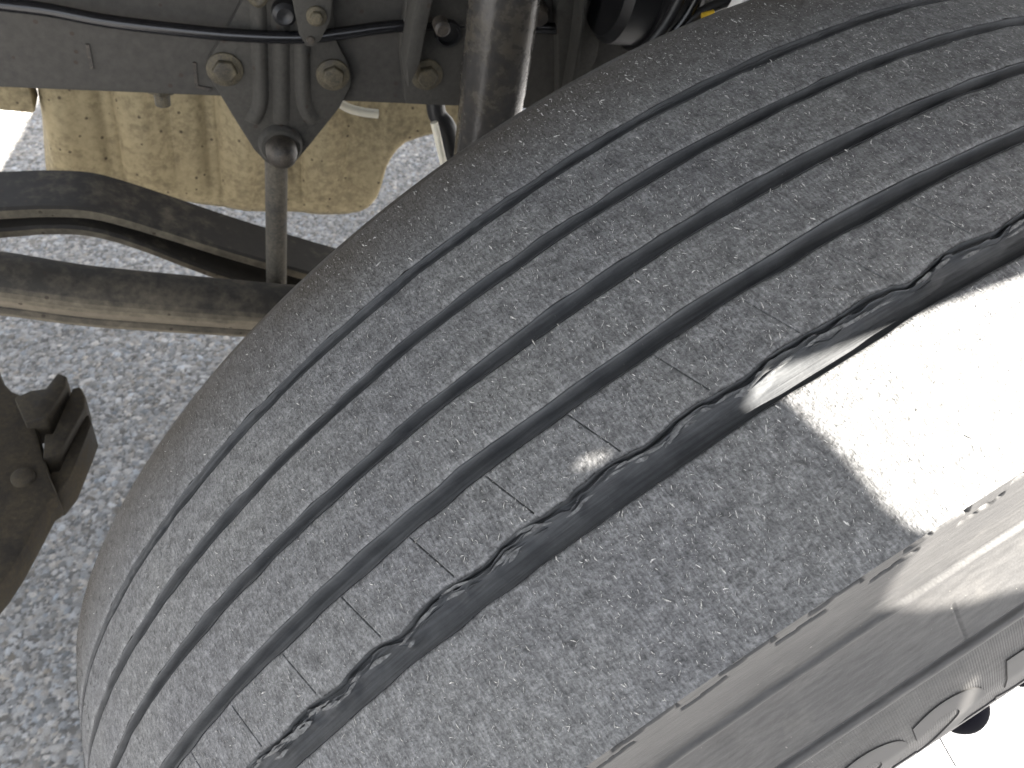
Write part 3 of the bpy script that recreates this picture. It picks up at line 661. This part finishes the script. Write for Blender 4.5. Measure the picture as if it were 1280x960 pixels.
for (x, z, w), lab in zip(((-.0530, .936, .013), (-.0380, .942, .008)), ('larger white plug at the edge of the tyre', 'smaller white plug at the edge of the tyre')):
    e = empty('cable_plug', lab, 'plug', 'white plugs', loc=(x, .235, z))
    bm = bmesh.new(); extrude_poly(bm, [(x-w/2-.005, z-.024), (x+w/2-.005, z-.023), (x+w/2+.005, z+.02), (x-w/2+.005, z+.02)], .224, .236, XZ); at_parent(from_bm('housing', bm, M['white'], bevel=.0015), e)
    bm = bmesh.new(); extrude_poly(bm, [(x-.0020, z-.010), (x+.0010, z-.010), (x+.0025, z+.004), (x-.0005, z+.004)], .2225, .2238, XZ); at_parent(from_bm('slot', bm, M['bracket']), e)

# toothed casting at the lower left
ca = empty('toothed_casting', 'dark rusty casting with stepped teeth at the left edge', 'casting', loc=(-.6, .2, .47))
out = [(-.86, .36), (-.6631, .3497), (-.6297, .3473), (-.6220, .3250), (-.6156, .3090), (-.6080, .2985), (-.6000, .2935), (-.5916, .2912), (-.5841, .2541), (-.5764, .2260), (-.5689, .1990), (-.5594, .1744), (-.5662, .1687), (-.5745, .1430), (-.5842, .1144), (-.5930, .0944), (-.6191, .0523), (-.68, -.02), (-.86, -.02)]
bm = bmesh.new(); extrude_poly(bm, out, .466, .498, XY); at_parent(from_bm('body', bm, M['cast'], bevel=.004), ca)
for pts, z0, z1 in (([(-.6020, .2800), (-.5896, .2880), (-.5774, .2895), (-.5691, .3081), (-.5607, .3033), (-.5603, .2902), (-.5738, .2548), (-.5900, .2500)], .472, .5085),
                    ([(-.5760, .2440), (-.5694, .2430), (-.5575, .2967), (-.5505, .2982), (-.5456, .2857), (-.5452, .2699), (-.5613, .2213), (-.5750, .2150)], .462, .4985),
                    ([(-.5700, .2090), (-.5634, .2085), (-.5491, .2668), (-.5430, .2721), (-.5402, .2602), (-.5427, .2462), (-.5539, .1996), (-.5627, .1837), (-.5720, .1820)], .452, .4885)):
    bm = bmesh.new(); extrude_poly(bm, pts, z0, z1, XY); at_parent(from_bm('tooth', bm, M['cast'], bevel=.0020), ca)
for k, (x, y, rr) in enumerate(((-.588, .196, .0075),)):
    at_parent(lathe('boss', [(0, 0), (0, rr*1.3), (.004, rr*1.2), (.006, rr*.8), (.0062, 0)], (x, y, .4975), (0, 0, 1), M['cast'], None, 20), ca)

# ------------------------------------------------------------------ unseen cab slab (outline, slot and holes shaped to place sun and shade)
ZC = 1.32
cab_slab = empty('cab_shade_slab', 'unseen dark slab for the cab underside, cut to shape the sun patch', 'shade slab', loc=(0, 0, ZC))
outer = [(-.07, -.62), (1.25, -.62), (1.25, -.300), (.1389, -.3174), (.1199, -.3190), (.1001, -.3184), (.075, -.3140), (.055, -.3080), (.0432, -.3014), (.0340, -.2950), (.0285, -.2860), (.0207, -.2671), (.0097, -.2429), (.0059, -.2340), (.0080, -.2288), (.0215, -.2268), (.0716, -.2149), (.20, -.193), (1.25, -.06),
         (1.25, 2.3), (.16, 2.1), (.018, 1.177), (-.022, .93), (-1.3, .93), (-1.3, -.27), (-.20, -.40)]
def ring_pts(cx, cy, rx, ry, a, n=12):
    return [(cx+rx*math.cos(2*math.pi*k/n)*math.cos(a)-ry*math.sin(2*math.pi*k/n)*math.sin(a), cy+rx*math.cos(2*math.pi*k/n)*math.sin(a)+ry*math.sin(2*math.pi*k/n)*math.cos(a)) for k in range(n)]
holes = [ring_pts(-.0285, -.2460, .0034, .0028, 0), ring_pts(.1555, -.3530, .0135, .0020, -.66, 16)]  # added holes, placed to throw a small sun spot and a streak
loops = [outer]+holes; bm = bmesh.new()
flat = [Vector((x, y, 0)) for l in loops for x, y in l]
tris = tessellate_polygon([[Vector((x, y, 0)) for x, y in l] for l in loops])
lo = [bm.verts.new((p.x, p.y, ZC)) for p in flat]; hi = [bm.verts.new((p.x, p.y, ZC+.004)) for p in flat]
for t in tris:
    bm.faces.new([lo[i] for i in t]); bm.faces.new([hi[i] for i in t[::-1]])
s0 = 0
for l in loops:
    n = len(l)
    for i in range(n): bm.faces.new((lo[s0+i], lo[s0+(i+1) % n], hi[s0+(i+1) % n], hi[s0+i]))
    s0 += n
at_parent(from_bm('shade_slab', bm, M['cab']), cab_slab)
